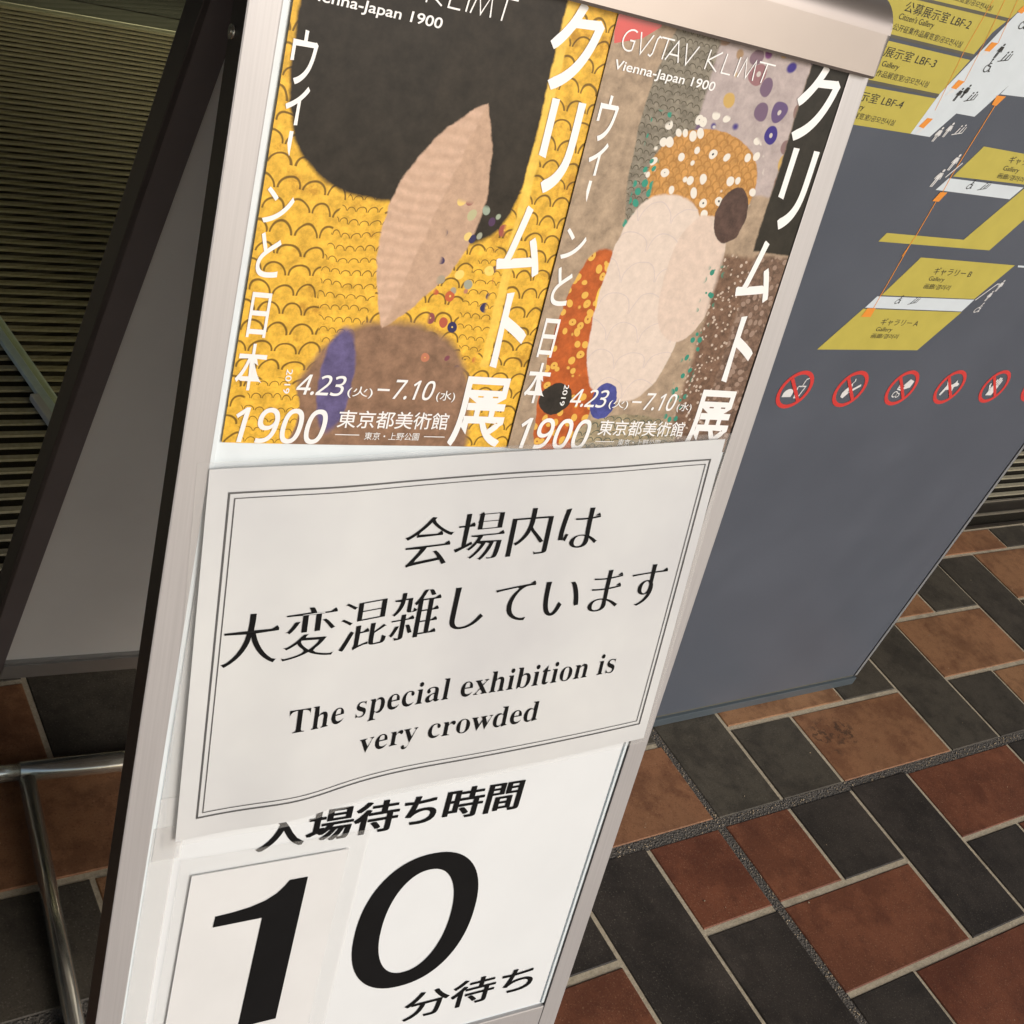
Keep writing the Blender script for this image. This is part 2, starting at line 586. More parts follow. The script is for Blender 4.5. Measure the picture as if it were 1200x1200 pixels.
# poster stand-ins: plain abstract colour fields, printed in the posters' own colours
class Art(NT):
    def __init__(s, name):
        super().__init__(name)
        s.uv = s.n("ShaderNodeUVMap", uv_map="sheet").outputs[0]
        s.w = s.warp(60, 5, .0055)
        s.soft = s.warp(22, 2, .012)
        sp = s.n("ShaderNodeSeparateXYZ"); s.put(sp.inputs[0], s.w)
        s.x, s.y = sp.outputs[0], sp.outputs[1]
    def warp(s, scale, detail, amt):
        w1 = s.noise(s.uv, scale, detail, .6)[1]
        sub = s.n("ShaderNodeVectorMath", operation='SUBTRACT'); s.put(sub.inputs[0], w1); sub.inputs[1].default_value = (.5, .5, .5)
        sc_ = s.n("ShaderNodeVectorMath", operation='SCALE'); s.put(sc_.inputs[0], sub.outputs[0]); sc_.inputs["Scale"].default_value = amt
        ad = s.n("ShaderNodeVectorMath", operation='ADD'); s.put(ad.inputs[0], s.uv); s.put(ad.inputs[1], sc_.outputs[0])
        return ad.outputs[0]
    def blob(s, cx, cy, rx, ry, soft=.03, e=2.6):
        dx = s.math('POWER', s.math('ABSOLUTE', s.math('DIVIDE', s.math('SUBTRACT', s.x, cx), rx)), e)
        dy = s.math('POWER', s.math('ABSOLUTE', s.math('DIVIDE', s.math('SUBTRACT', s.y, cy), ry)), e)
        return s.step(s.math('ADD', dx, dy), 1 + soft * 2, 1 - soft * 2)
    def rect(s, x0, x1, y0, y1, soft=.0012):
        a = s.math('MULTIPLY', s.step(s.x, x0 - soft, x0 + soft), s.step(s.x, x1 + soft, x1 - soft))
        b = s.math('MULTIPLY', s.step(s.y, y0 - soft, y0 + soft), s.step(s.y, y1 + soft, y1 - soft))
        return s.math('MULTIPLY', a, b)
    def cells(s, scale, lo, hi, feature='DISTANCE_TO_EDGE', rnd=1.0, sy=1.0):
        v = s.n("ShaderNodeTexVoronoi", feature=feature)
        ms = s.n("ShaderNodeVectorMath", operation='MULTIPLY'); s.put(ms.inputs[0], s.soft); ms.inputs[1].default_value = (1, sy, 1)
        s.put(v.inputs["Vector"], ms.outputs[0]); v.inputs["Scale"].default_value = scale; v.inputs["Randomness"].default_value = rnd
        return s.step(v.outputs["Distance"], lo, hi), v
    def dots(s, scale, radius, rnd=.8):
        m, v = s.cells(scale, radius * 1.1, radius * .95, 'F1', rnd)
        core = s.step(v.outputs["Distance"], radius * .30, radius * .22)
        cs = s.n("ShaderNodeSeparateColor"); s.put(cs.inputs[0], v.outputs["Color"])
        return m, core, cs.outputs[0], cs.outputs[1]
    def mottled(s, c, scale=60, amt=.25):
        nz = s.noise(s.w, scale, 6, .7)[0]
        return s.ramp(nz, [(.3, tuple(v * (1 - amt) for v in c)), (.7, tuple(min(1, v * (1 + amt)) for v in c))])

def scales(k, px, py, rad=.5, w=.045):
    """rows of overlapping round scales: 1 on the dark outline"""
    sp = k.n("ShaderNodeSeparateXYZ"); k.put(sp.inputs[0], k.soft)
    y = k.math('DIVIDE', sp.outputs[1], py)
    r = k.math('FLOOR', y)
    off = k.math('MULTIPLY', k.math('MODULO', k.math('ABSOLUTE', r), 2.0), .5)
    x = k.math('SUBTRACT', k.math('FRACT', k.math('ADD', k.math('DIVIDE', sp.outputs[0], px), off)), .5)
    fy = k.math('MULTIPLY', k.math('FRACT', y), py / px)
    d = k.math('SQRT', k.math('ADD', k.math('MULTIPLY', x, x), k.math('MULTIPLY', fy, fy)))
    return k.step(k.math('ABSOLUTE', k.math('SUBTRACT', d, rad - w * 1.5)), w * 1.4, w * .5)

k = Art('poster_print_gold')
fleck = k.step(k.noise(k.uv, 34, 6, .72)[0], .54, .68)
gold_c = k.mix(k.math('MULTIPLY', fleck, .65), k.mottled((.74, .43, .05), 110, .35), (.38, .17, .02))
gold = k.mix(k.math('MULTIPLY', scales(k, .0155, .0125), .85), gold_c, (.09, .05, .012))
gold_fine = k.mix(k.math('MULTIPLY', scales(k, .0070, .0078), .85), gold_c, (.10, .055, .012))
c = gold
c = k.mix(k.blob(.066, .118, .020, .056, .02, 2.0), c, gold_fine)
c = k.mix(k.blob(.165, .105, .014, .040, .02, 2.0), c, gold_fine)
# brown ground with a violet patch at the foot
c = k.mix(k.blob(.108, -.010, .072, .098, .05, 2.4), c, k.mottled((.25, .145, .09), 90, .35))
c = k.mix(k.blob(.070, .045, .012, .036, .10, 2.0), c, k.mottled((.11, .09, .20), 80, .4))
c = k.mix(k.blob(.028, .020, .020, .026, .05, 2.0), c, gold_fine)
# deep brown sky in two rounded masses
c = k.mix(k.blob(.082, .262, .078, .098, .03, 3.0), c, k.mottled((.021, .017, .013), 70, .5))
c = k.mix(k.blob(.140, .256, .040, .112, .03, 2.8), c, k.mottled((.024, .019, .014), 70, .5))
c = k.mix(k.blob(.016, .290, .026, .012, .05, 2.0), c, gold_fine)
# a tall pale leaf shape leaning across the middle
s1 = k.math('ADD', k.math('MULTIPLY', k.math('SUBTRACT', k.x, .116), .966), k.math('MULTIPLY', k.math('SUBTRACT', k.y, .158), -.26))
s2 = k.math('ADD', k.math('MULTIPLY', k.math('SUBTRACT', k.x, .116), .26), k.math('MULTIPLY', k.math('SUBTRACT', k.y, .158), .966))
e = k.math('ADD', k.math('DIVIDE', k.math('ABSOLUTE', s1), .033), k.math('POWER', k.math('ABSOLUTE', k.math('DIVIDE', s2, .078)), 2.0))
leaf = k.step(e, 1.02, .96)
vein = k.n("ShaderNodeTexWave", wave_type='BANDS', bands_direction='Y'); k.put(vein.inputs["Vector"], k.soft)
vein.inputs["Scale"].default_value = 42; vein.inputs["Distortion"].default_value = 2.0
pale = k.mix(k.math('MULTIPLY', vein.outputs["Fac"], .35), k.mottled((.60, .41, .30), 150, .14), (.42, .27, .18))
pale = k.mix(k.step(s1, -.001, .001), pale, k.mottled((.50, .335, .235), 150, .16))
c = k.mix(leaf, c, pale)
m_, core, r_, g_ = k.dots(95, .36, .7)
dc = k.ramp(r_, [(.2, (.03, .03, .10)), (.5, (.55, .12, .04)), (.75, (.30, .38, .30)), (.95, (.90, .62, .16))])
c = k.mix(k.math('MULTIPLY', m_, k.rect(.128, .170, .060, .170, .002)), c, k.mix(core, dc, (.80, .55, .12)))
c = k.mix(k.rect(.176, .183, .06, .33, .0010), c, k.mottled((.84, .54, .09), 90, .2))
k.set(col=c, rough=.42, spec=.14, coat=.10, coatr=.12)
k.bump(k.noise(k.uv, 18, 2)[0], .05, .004)
M['art_gold'] = k.m

k = Art('poster_print_beige')
stone = k.mix(scales(k, .0060, .0050, .5, .06), k.mottled((.22, .195, .15), 130, .4), (.10, .085, .06))
c = k.mottled((.37, .275, .19), 80, .35)
c = k.mix(k.blob(.076, .238, .036, .085, .03, 2.4), c, stone)
m_, core, r_, g_ = k.dots(58, .40, .65)
dcol = k.ramp(r_, [(.12, (.040, .025, .20)), (.35, (.30, .19, .12)), (.55, (.62, .42, .10)), (.8, (.17, .045, .17))])
dot_field = k.mix(m_, k.mottled((.43, .36, .345), 90, .2), k.mix(core, dcol, (.55, .50, .46)))
c = k.mix(k.rect(.088, .174, .205, .34, .0015), c, dot_field)
m_, core, r_, g_ = k.dots(125, .38, .9)
orange = k.mix(m_, k.mottled((.44, .10, .022), 90, .35), k.mix(core, (.72, .42, .08), (.35, .10, .03)))
c = k.mix(k.blob(.040, .070, .026, .082, .02, 2.4), c, orange)
c = k.mix(k.blob(.055, .118, .013, .017, .02, 2.0), c, k.mottled((.80, .50, .08), 90, .2))
amber = k.mix(k.math('MULTIPLY', scales(k, .0090, .0040, .5, .08), .5), k.mottled((.52, .265, .075), 130, .3), (.30, .13, .03))
c = k.mix(k.blob(.108, .208, .050, .036, .02, 2.2), c, amber)
m_, core, r_, g_ = k.dots(98, .34, 1.0)
c = k.mix(k.math('MULTIPLY', m_, k.blob(.105, .215, .056, .040, .03, 2.2)), c, k.mix(core, (.74, .70, .62), (.05, .05, .05)))
m_, core, r_, g_ = k.dots(130, .34, .5)
c = k.mix(k.math('MULTIPLY', m_, k.rect(.048, .064, .130, .250, .001)), c, (.035, .27, .19))
# two pale river stones, one above the other
st = k.mix(k.math('MULTIPLY', scales(k, .030, .022, .5, .012), .35), k.mottled((.67, .56, .48), 140, .10), (.42, .36, .42))
c = k.mix(k.blob(.086, .118, .042, .078, .02, 2.6), c, st)
c = k.mix(k.blob(.124, .138, .026, .048, .02, 2.3), c, k.mottled((.64, .51, .425), 140, .12))
c = k.mix(k.blob(.143, .188, .015, .020, .03, 2.0), c, k.mottled((.080, .045, .036), 120, .5))
m_, core, r_, g_ = k.dots(230, .26, 1.0)
c = k.mix(k.rect(.148, .180, .0, .160, .003), c, k.mix(m_, k.mottled((.17, .10, .065), 160, .5), (.52, .42, .34)))
m_, core, r_, g_ = k.dots(150, .36, .9)
c = k.mix(k.math('MULTIPLY', m_, k.rect(.138, .153, .02, .150, .002)), c, (.035, .24, .17))
c = k.mix(k.blob(.105, .008, .050, .022, .04, 2.2), c, k.mix(scales(k, .008, .006), k.mottled((.33, .27, .17), 90, .5), (.07, .09, .07)))
c = k.mix(k.blob(.074, .040, .012, .014, .03, 2.0), c, k.mottled((.06, .07, .26), 90, .4))
c = k.mix(k.blob(.030, .040, .014, .012, .03, 2.0), c, k.mottled((.03, .025, .02), 90, .4))
c = k.mix(k.rect(.174, .23, .165, .34, .0012), c, k.mottled((.022, .019, .014), 60, .4))
c = k.mix(k.rect(.178, .23, -.02, .163, .002), c, k.mix(m_, k.mottled((.16, .10, .07), 200, .6), (.30, .21, .16)))
k.set(col=c, rough=.42, spec=.14, coat=.10, coatr=.12)
k.bump(k.noise(k.uv, 18, 2)[0], .05, .004)
M['art_beige'] = k.m

# ------------------------------------------------------------------ the setting
X0, Y_EDGE = 1.346, 1.197
YL = {0: .6565, 1: .8127, 2: .9705, 3: 1.120, 4: 1.27}
def yline(j):
    return YL[j] if j in YL else (.6565 + .1495 * j if j < 0 else 1.27 + .15 * (j - 4))
def xline(i):
    return X0 + .1495 * i

bm = new_bm()
lay = bm.loops.layers.float_color.new("tint")
def tile(x0, x1, y0, y1, mi, tint):
    h, b = .006, .0016
    j = lambda: random.uniform(-.0011, .0011)
    x0 += j(); x1 += j(); y0 += j(); y1 += j()
    z = random.uniform(-.0007, .0005)
    lo = [(x0, y0), (x1, y0), (x1, y1), (x0, y1)]
    hi = [(x0 + b, y0 + b), (x1 - b, y0 + b), (x1 - b, y1 - b), (x0 + b, y1 - b)]
    v0 = [bm.verts.new((x, y, -h)) for x, y in lo]
    v1 = [bm.verts.new((x, y, z - b * .7)) for x, y in lo]
    v2 = [bm.verts.new((x, y, z)) for x, y in hi]
    fs = [bm.faces.new(v2)]
    for k in range(4):
        n = (k + 1) % 4
        fs.append(bm.faces.new((v1[k], v1[n], v2[n], v2[k])))
        fs.append(bm.faces.new((v0[k], v0[n], v1[n], v1[k])))
    for f in fs:
        f.material_index = mi
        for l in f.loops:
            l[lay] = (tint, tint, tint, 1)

GX, GY, JW = .0032, .0048, .0085
for j in range(-22, 4):
    for i in range(-28, 34):
        r = (i + j) % 4
        ylo = yline(j) + (JW if j == 0 else GY)
        yhi = yline(j + 1) - (JW if j + 1 == 0 else GY)
        if j == 3: yhi = Y_EDGE - .006
        xl = xline(i) + (JW if i == 0 else GX)
        xh = xline(i + 1) - (JW if i + 1 == 0 else GX)
        far = j >= 0
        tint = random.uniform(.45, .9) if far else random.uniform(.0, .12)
        if r == 0:                                  # upright dark tile, this row and the next
            if j + 1 == 0:
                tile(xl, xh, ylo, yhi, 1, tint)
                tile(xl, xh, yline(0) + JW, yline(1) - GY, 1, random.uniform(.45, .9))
            else:
                top = Y_EDGE - .006 if j + 1 >= 3 else yline(j + 2) - GY
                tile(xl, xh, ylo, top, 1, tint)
        elif r == 2:                                # lying red tile, this column and the next
            if i + 1 == 0:
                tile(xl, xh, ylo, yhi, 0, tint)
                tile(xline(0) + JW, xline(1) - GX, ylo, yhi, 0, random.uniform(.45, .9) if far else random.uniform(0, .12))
            else:
                xh2 = xline(i + 2) - GX
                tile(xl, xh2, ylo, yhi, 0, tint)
# bottom row of upright tiles that start below the first row is left to the plaza sheet
def sheet(x0, x1, y0, y1, z, mi):
    f = bm.faces.new([bm.verts.new(v) for v in ((x0, y0, z), (x1, y0, z), (x1, y1, z), (x0, y1, z))])
    f.material_index = mi
XA, XB, YA, YB_ = xline(-28), xline(34), yline(-22), Y_EDGE
ja0, ja1 = yline(0) - JW - .001, yline(0) + JW + .001
jb0, jb1 = X0 - JW - .001, X0 + JW + .001
for (xa, xb) in ((XA, jb0), (jb1, XB)):
    for (ya, yb) in ((YA, ja0), (ja1, YB_)):
        sheet(xa, xb, ya, yb, -.0019, 2)
sheet(XA, XB, ja0, ja1, -.0016, 3)
sheet(jb0, jb1, YA, ja0, -.0018, 3)
sheet(jb0, jb1, ja1, YB_, -.0018, 3)
pave = link("pavement", bm, [M['tile_red'], M['tile_dark'], M['grout'], M['joint']])
tag(pave, None, None, None, "structure")

# the open plaza, one sheet out to the horizon, a hand lower than the paving's bed
bm = new_bm()
poly(bm, WORLD, [(-600, -600), (600, -600), (600, 600), (-600, 600)], -.03)
tag(link("ground", bm, M['plaza']), None, None, None, "structure")

# quartz grit lying in the wide joints
bm = new_bm()
def pebble(x, y, z, r):
    res = bmesh.ops.create_icosphere(bm, subdivisions=1, radius=r)
    sx, sy, sz = (random.uniform(.6, 1.2) for _ in range(3))
    for v in res['verts']:
        v.co = Vector((v.co.x * sx, v.co.y * sy, v.co.z * sz * .7)) + Vector((x, y, z))
for _ in range(420):
    pebble(random.uniform(.9, 2.6), yline(0) + random.uniform(-.007, .007), -.001, random.uniform(.0005, .0014))
for _ in range(300):
    pebble(X0 + random.uniform(-.007, .007), random.uniform(-.2, .85), -.001, random.uniform(.0005, .0014))
for _ in range(110):
    pebble(random.uniform(.3, 2.8), random.uniform(.1, 1.18), .0005, random.uniform(.0005, .0016))
tag(link("grit", bm, M['grit']), "pale quartz grit scattered in the wide joints of the paving", "grit", None, "stuff")

# entrance mat: aluminium rails with dark carpet inlays in a recessed frame
mat = empty("entrance_mat", (1.0, 2.3, 0), "long ribbed entrance mat of metal rails and dark carpet strips behind the signs", "mat")
MX0, MX1 = -3.2, 6.2
bm = new_bm()
box(bm, WORLD, MX0, MX1, Y_EDGE + .004, 3.435, -.028, -.0045)
link("carpet", bm, M['carpet'], mat)
bm = new_bm()
y = 1.300
while y < 3.43:
    box(bm, WORLD, MX0, MX1, y, y + .0105, -.004, .0005 + random.uniform(-.0006, .0006))
    y += .030
link("rails", bm, M['mat_rail'], mat)
bm = new_bm()
box(bm, WORLD, MX0, MX1, 1.199, 1.206, -.004, .0005, mi=0)
box(bm, WORLD, MX0, MX1, 1.238, 1.2425, -.004, .002, mi=1)
box(bm, WORLD, MX0, MX1, 1.2425, 1.279, -.004, -.001, mi=0)
box(bm, WORLD, MX0, MX1, 1.279, 1.284, -.004, .002, mi=1)
link("frame", bm, [M['mat_frame'], M['mat_lip']], mat)

# building entrance behind the mat
doorY = 3.47
bm = new_bm()
box(bm, WORLD, -3.2, 6.2, 3.437, 3.53, -.02, .012, .002)
th = link("door_threshold", bm, M['threshold'])
tag(th, "pale metal threshold strip along the far edge of the ribbed mat", "threshold")
for n, (xa, xb) in enumerate(((-3.1, -1.3), (-1.25, .55), (.60, 2.4), (2.45, 4.25), (4.3, 6.1))):
    d = empty("glass_door", ((xa + xb) / 2, doorY + .06, .012),
              "dark bronze framed glass entrance door at the far side of the mat", "door", "glass entrance doors")
    bm = new_bm()
    for a0, a1, b0, b1 in ((xa, xa + .07, .012, 2.45), (xb - .07, xb, .012, 2.45)):
        box(bm, WORLD, a0, a1, doorY + .062, doorY + .112, b0, b1)
    box(bm, WORLD, xa + .07, xb - .07, doorY + .064, doorY + .110, .012, .14)
    box(bm, WORLD, xa + .07, xb - .07, doorY + .064, doorY + .110, 2.36, 2.45)
    link("frame", bm, M['door_frame'], d)
    bm = new_bm()
    box(bm, WORLD, xa + .07, xb - .07, doorY + .082, doorY + .092, .14, 2.36)
    link("pane", bm, M['door_glass'], d)
    bm = new_bm()
    tube(bm, (xb - .14, doorY + .04, .8), (xb - .14, doorY + .04, 1.4), .014)
    tube(bm, (xb - .14, doorY + .04, .85), (xb - .14, doorY + .082, .85), .008)
    tube(bm, (xb - .14, doorY + .04, 1.35), (xb - .14, doorY + .082, 1.35), .008)
    link("handle", bm, M['chrome'], d)
bm = new_bm()
box(bm, WORLD, -8, -3.2, 3.5, 3.9, -.02, 3.1)
box(bm, WORLD, 6.2, 11, 3.5, 3.9, -.02, 3.1)
box(bm, WORLD, -3.2, 6.2, 3.53, 3.6, 2.46, 3.1)
tag(link("building_wall", bm, M['wall']), "dark stone facade framing the glass entrance doors", "wall", None, "structure")
bm = new_bm()
box(bm, WORLD, -8, 11, 8.6, 8.8, -.02, 3.1)
box(bm, WORLD, -8, -7.8, 3.9, 8.6, -.02, 3.1)
box(bm, WORLD, 10.8, 11, 3.9, 8.6, -.02, 3.1)
tag(link("lobby_wall", bm, M['wall']), "dim wall at the back of the lobby behind the doors", "wall", None, "structure")
bm = new_bm()
box(bm, WORLD, -7.8, 10.8, 3.53, 8.6, -.02, .004)
tag(link("floor", bm, M['lobby']), None, None, None, "structure")
bm = new_bm()
box(bm, WORLD, -8, 11, -1.1, 9, 3.1, 3.4)
box(bm, WORLD, -8, -.1, -9.5, -1.1, 3.1, 3.4)  # unseen left-front wing, added to the canopy to cut low sky light
tag(link("unseen_shade_canopy", bm, M['soffit']), None, None, None, "structure")

# frameless glass screen standing across the mat
g0, g1 = Vector((.742, 1.035, 0)), Vector((.414, 3.22, 0))
gd = (g1 - g0).normalized(); gn = Vector((gd.y, -gd.x, 0)); gl = (g1 - g0).length
GF = Frame(g0, gd, (0, 0, 1), gn)
gs = empty("glass_screen", g0, "greenish frameless glass screen with pale bottom edge standing across the ribbed mat", "glass screen")
bm = new_bm()
box(bm, GF, 0, gl, .012, 2.1, -.005, .005)
link("pane", bm, M['glass'], gs)
bm = new_bm()
box(bm, GF, 0, gl, .0015, .0115, -.019, -.0055, .001)
box(bm, GF, 0, gl, .0015, .0110, -.0050, .008, .0005)
link("bottom_edge", bm, M['glass_edge'], gs)
bm = new_bm()
box(bm, GF, .55, .70, .0015, .014, -.034, -.0195, .002)
link("floor_clamp", bm, M['map_white'], gs)

# ------------------------------------------------------------------ A-frame poster stand
HD = Vector((.997466, -.071148, 0))
NN = Vector((.071148, .997466, 0))
_t = math.radians(14.54)
UU = NN * math.sin(_t) + Vector((0, 0, 1)) * math.cos(_t)
WW = HD.cross(UU)
S = Frame((.33596, .57636, CAM_H - .50393), HD, UU, WW)
_r = math.radians(15.5)
DD = NN * math.sin(_r) - Vector((0, 0, 1)) * math.cos(_r)
RO = S.p(0, .375, 0)
R = Frame(RO, HD, -DD, HD.cross(-DD))

AL, AR = -.0355, .4385           # outer edges
stand = empty("poster_stand", S.p(.2, -.8, 0) * 1.0, "silver A-frame poster stand with white notices and two posters on its front", "sign stand")
FOOT = -.806
bm = new_bm()
box(bm, S, -.0185, .4205, -.570, .340, -.012, 0.0)
link("front_panel", bm, M['backing'], stand)
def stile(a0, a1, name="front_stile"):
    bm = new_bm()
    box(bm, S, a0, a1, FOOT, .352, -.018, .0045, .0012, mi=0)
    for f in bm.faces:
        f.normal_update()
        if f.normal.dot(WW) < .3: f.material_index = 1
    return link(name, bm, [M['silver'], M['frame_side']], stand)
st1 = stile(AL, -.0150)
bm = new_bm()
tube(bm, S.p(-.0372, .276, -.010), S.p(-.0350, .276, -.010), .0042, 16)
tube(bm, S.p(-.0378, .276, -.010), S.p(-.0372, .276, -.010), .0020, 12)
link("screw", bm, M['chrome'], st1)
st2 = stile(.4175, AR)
# bead between stile and sheet
bm = new_bm()
box(bm, S, -.0150, -.0112, -.567, .34, 0.0, .0022, .0005)
box(bm, S, .4142, .4175, -.567, .34, 0.0, .0022, .0005)
link("retaining_bead", bm, M['backing'], stand)
bm = new_bm()
prof = [(.335, -.006), (.335, .0105), (.337, .0120), (.366, .0120)]
nf = len(prof)
prof += [(.366 + .026 * math.sin(t), -.014 + .026 * math.cos(t)) for t in [math.pi * .62 * q / 12 for q in range(1, 13)]]
ne = len(prof)
prof += [(.372, -.050), (.350, -.050), (.350, -.006)]
profile(bm, S, prof, AL - .001, AR - .0010, 0, (nf - 1, ne - 1))
ends = {e for f in bm.faces if len(f.verts) > 4 for e in f.edges}
bmesh.ops.bevel(bm, geom=list(ends), offset=.0045, segments=3, affect='EDGES', profile=.5, clamp_overlap=True)
link("header", bm, M['header'], stand)
bm = new_bm()
box(bm, S, -.0150, .4175, -.602, -.569, -.020, .0042, .0015)
link("bottom_rail", bm, M['silver'], stand)
# rear leaf
bm = new_bm()
box(bm, R, -.017, .4205, -.916, -.02, -.012, -.003)
link("rear_panel", bm, M['rear_sheet'], stand)
for a0, a1, e0, e1 in ((-.0365, -.0165, -.0410, -.0365), (.420, .440, .440, .4445)):
    bm = new_bm()
    box(bm, R, a0, a1, -1.185, -.01, -.022, .0, .0008, mi=0)
    s_ = link("rear_stile", bm, M['inner_stile'], stand)
    bm = new_bm()
    box(bm, R, e0, e1, -1.185, -.01, -.024, .001, .001)
    link("edge_strip", bm, M['frame_side'], s_)
bm = new_bm()
box(bm, R, -.0165, .420, -.952, -.916, -.016, .001, .001)
box(bm, R, -.0165, .420, -.9215, -.9195, .0012, .0030)
link("rear_rail", bm, M['rear_rail'], stand)
# hinge barrel under the header
bm = new_bm()
tube(bm, S.p(-.02, .362, -.034), S.p(.42, .362, -.034), .010)
link("hinge", bm, M['frame_side'], stand)
# floor spreader of steel tube
zc = .0135
pA = Vector((.285, .978, zc)); pJ = Vector((.4030, .9655, zc)); pB = Vector((.800, .932, zc))
bm = new_bm()
tube(bm, pJ, pB - Vector((.115, -.009, 0)), .0130, 28)
tube(bm, pA, pJ, .0105, 24)
tube(bm, pB - Vector((.115, -.009, 0)), pB, .0105, 24)
link("rear_crossbar", bm, M['chrome'], stand)
fA = Vector((.292, .3715, zc)); fB = Vector((.752, .3385, zc))
bm = new_bm()
tube(bm, fA, fB, .0105, 24)
link("front_crossbar", bm, M['chrome'], stand)
for q0, q1 in ((Vector((.4095, .952, zc)), Vector((.352, .367, zc))), (Vector((.672, .930, zc)), Vector((.690, .343, zc)))):
    bm = new_bm()
    tube(bm, q0, q1, .0100, 24)
    link("side_tube", bm, M['chrome'], stand)
for q in (S.p(-.025, FOOT, -.009), S.p(.428, FOOT, -.009), R.p(-.027, -1.185, -.011), R.p(.430, -1.185, -.011)):
    bm = new_bm()
    tube(bm, (q.x, q.y, .0005), (q.x, q.y, max(.012, q.z + .004)), .013, 20)
    link("rubber_foot", bm, M['rubber'], stand)

# ------------------------------------------------------------------ the two posters
def poster(name, a0, width, mat, label, c, a_cut, b_bot=.0335, height=.3035):
    F = Frame(S.p(a0, b_bot, c), HD, UU, WW)
    me = bpy.data.meshes.new(name)
    nx, ny = 24, 30
    bm = new_bm()
    uv = bm.loops.layers.uv.new("sheet")
    wv = lambda a, b: .0006 * math.sin(a * 26 + b * 9)
    G = [[bm.verts.new(F.p(width * i / nx, height * j / ny, wv(width * i / nx, height * j / ny))) for i in range(nx + 1)] for j in range(ny + 1)]
    for j in range(ny):
        for i in range(nx):
            f = bm.faces.new((G[j][i], G[j][i + 1], G[j + 1][i + 1], G[j + 1][i]))
            f.smooth = True
            for l, (ii, jj) in zip(f.loops, ((i, j), (i + 1, j), (i + 1, j + 1), (i, j + 1))):
                l[uv].uv = (width * ii / nx, height * jj / ny)
    res = bmesh.ops.extrude_face_region(bm, geom=bm.faces[:])
    for v in [g for g in res['geom'] if isinstance(g, bmesh.types.BMVert)]:
        v.co += WW * .00025                      # the printed face; the first sheet stays as the back
    o = link(name, bm, mat)
    tag(o, label, "poster", "exhibition posters on the stand")
    fn = lambda a, b: F.p(a, b, .0007 + wv(a, b))
    W_ = M['white_ink']
    # big name, column down the right side
    for ch, bb in (("ク", (.1700, .2075, .2480, .3035)), ("リ", (.1815, .2080, .1835, .2440)), ("ム", (.1690, .2040, .1265, .1740)),
                   ("ト", (.1835, .2070, .0600, .1150)), ("展", (.1640, .2068, .0004, .0530))):
        bm = new_bm()
        put_text(bm, glyphs(ch, .020 if ch != "展" else .014), fn, bb)
        fix_up(bm, WW); link("title_letter", bm, W_, o)
    # column down the left side
    for ch, bb in (("ウ", (.0035, .0190, .2225, .2525)), ("ィ", (.0050, .0185, .2000, .2225)), ("ン", (.0020, .0205, .1420, .1635)),
                   ("と", (.0030, .0175, .1090, .1365)), ("日", (.0040, .0165, .0708, .0995)), ("本", (.0015, .0205, .0360, .0668))):
        bm = new_bm()
        put_text(bm, glyphs(ch, .010), fn, bb)
        fix_up(bm, WW); link("subtitle_letter", bm, W_, o)
    bm = new_bm()
    poly(bm, Frame(F.o, HD, UU, WW), [(.0098, .1695), (.0124, .1695), (.0128, .1965), (.0104, .1965)], .0008)
    fix_up(bm, WW); link("subtitle_letter", bm, W_, o)
    # dates and place
    def line(name, g_, bb, sh=0.0, f_=None):
        bm = new_bm()
        put_text(bm, g_, f_ or fn, bb, sh)
        fix_up(bm, WW); return link(name, bm, W_, o)
    line("year_lettering", glyphs("𝟣𝟫𝟢𝟢", .012), (.0040, .0675, .0004, .0250), .12)
    line("date_lettering", glyphs("𝟦.𝟤𝟥", .010), (.0425, .0755, .0347, .0488), .18)
    line("weekday_lettering", glyphs("(火)", .004), (.0795, .0980, .0338, .0420))
    line("date_lettering", glyphs("𝟩.𝟣𝟢", .010), (.1118, .1430, .0340, .0482), .18)
    line("weekday_lettering", glyphs("(水)", .004), (.1470, .1620, .0332, .0415))
    line("year_lettering", glyphs("2019", .01), (0, .0165, 0, .0042), 0, lambda a, b: fn(.0345 + b, .0515 - a))
    line("museum_lettering", glyphs("東京都美術館", .008), (.0765, .1612, .0125, .0252))
    line("place_lettering", glyphs("東京・上野公園", .002), (.0985, .1405, .0042, .0098))
    for a, b, c0, c1 in ((.0767, .0945, .0072, .0078), (.1440, .1605, .0072, .0078), (.1010, .1100, .0397, .0412)):
        bm = new_bm()
        poly(bm, Frame(F.o, HD, UU, WW), [(a, c0), (b, c0), (b, c1), (a, c1)], .0010)
        fix_up(bm, WW); link("dash", bm, W_, o)
    # drawn capitals along the top, and the small line under them
    bm = new_bm()
    b0, h = .2812, .0130
    def cap(a, w, strokes):
        for st in strokes:
            stroke(bm, lambda x, y: fn(a + x * w + (y * .06) * w, b0 + y * h), [(x, y) for x, y in st], .085)
    fnw = 1
    caps = [("G", .0070, .0125), ("V", .0200, .0105), ("S", .0305, .0070), ("T", .0375, .0110), ("A", .0455, .0115), ("V", .0590, .0110),
            ("K", .0800, .0110), ("L", .0945, .0090), ("I", .1060, .0030), ("M", .1105, .0140), ("T", .1250, .0150)]
    shp = {"G": [arc(.55, .5, .5, 60, 300, 14), [(.8, .07), (.8, .5), (.5, .5)]],
           "V": [[(.0, 1), (.42, 0), (1, 1)]], "S": [[(1.0, .95), (.72, 1.0), (.55, .85), (.50, .15), (.32, 0), (0, .06)]],
           "T": [[(.0, 1), (1, 1)], [(.5, 1), (.5, -.02)]], "A": [[(0, 0), (.55, 1), (1, 0)], [(.15, .32), (.88, .32)]],
           "K": [[(.05, 0), (.05, 1)], [(1, 1), (.08, .46), (1, 0)]], "L": [[(.1, 1), (.1, .02), (1, .02)]],
           "I": [[(.5, 0), (.5, 1)]], "M": [[(0, 0), (.18, 1), (.5, .05), (.82, 1), (1, 0)]]}
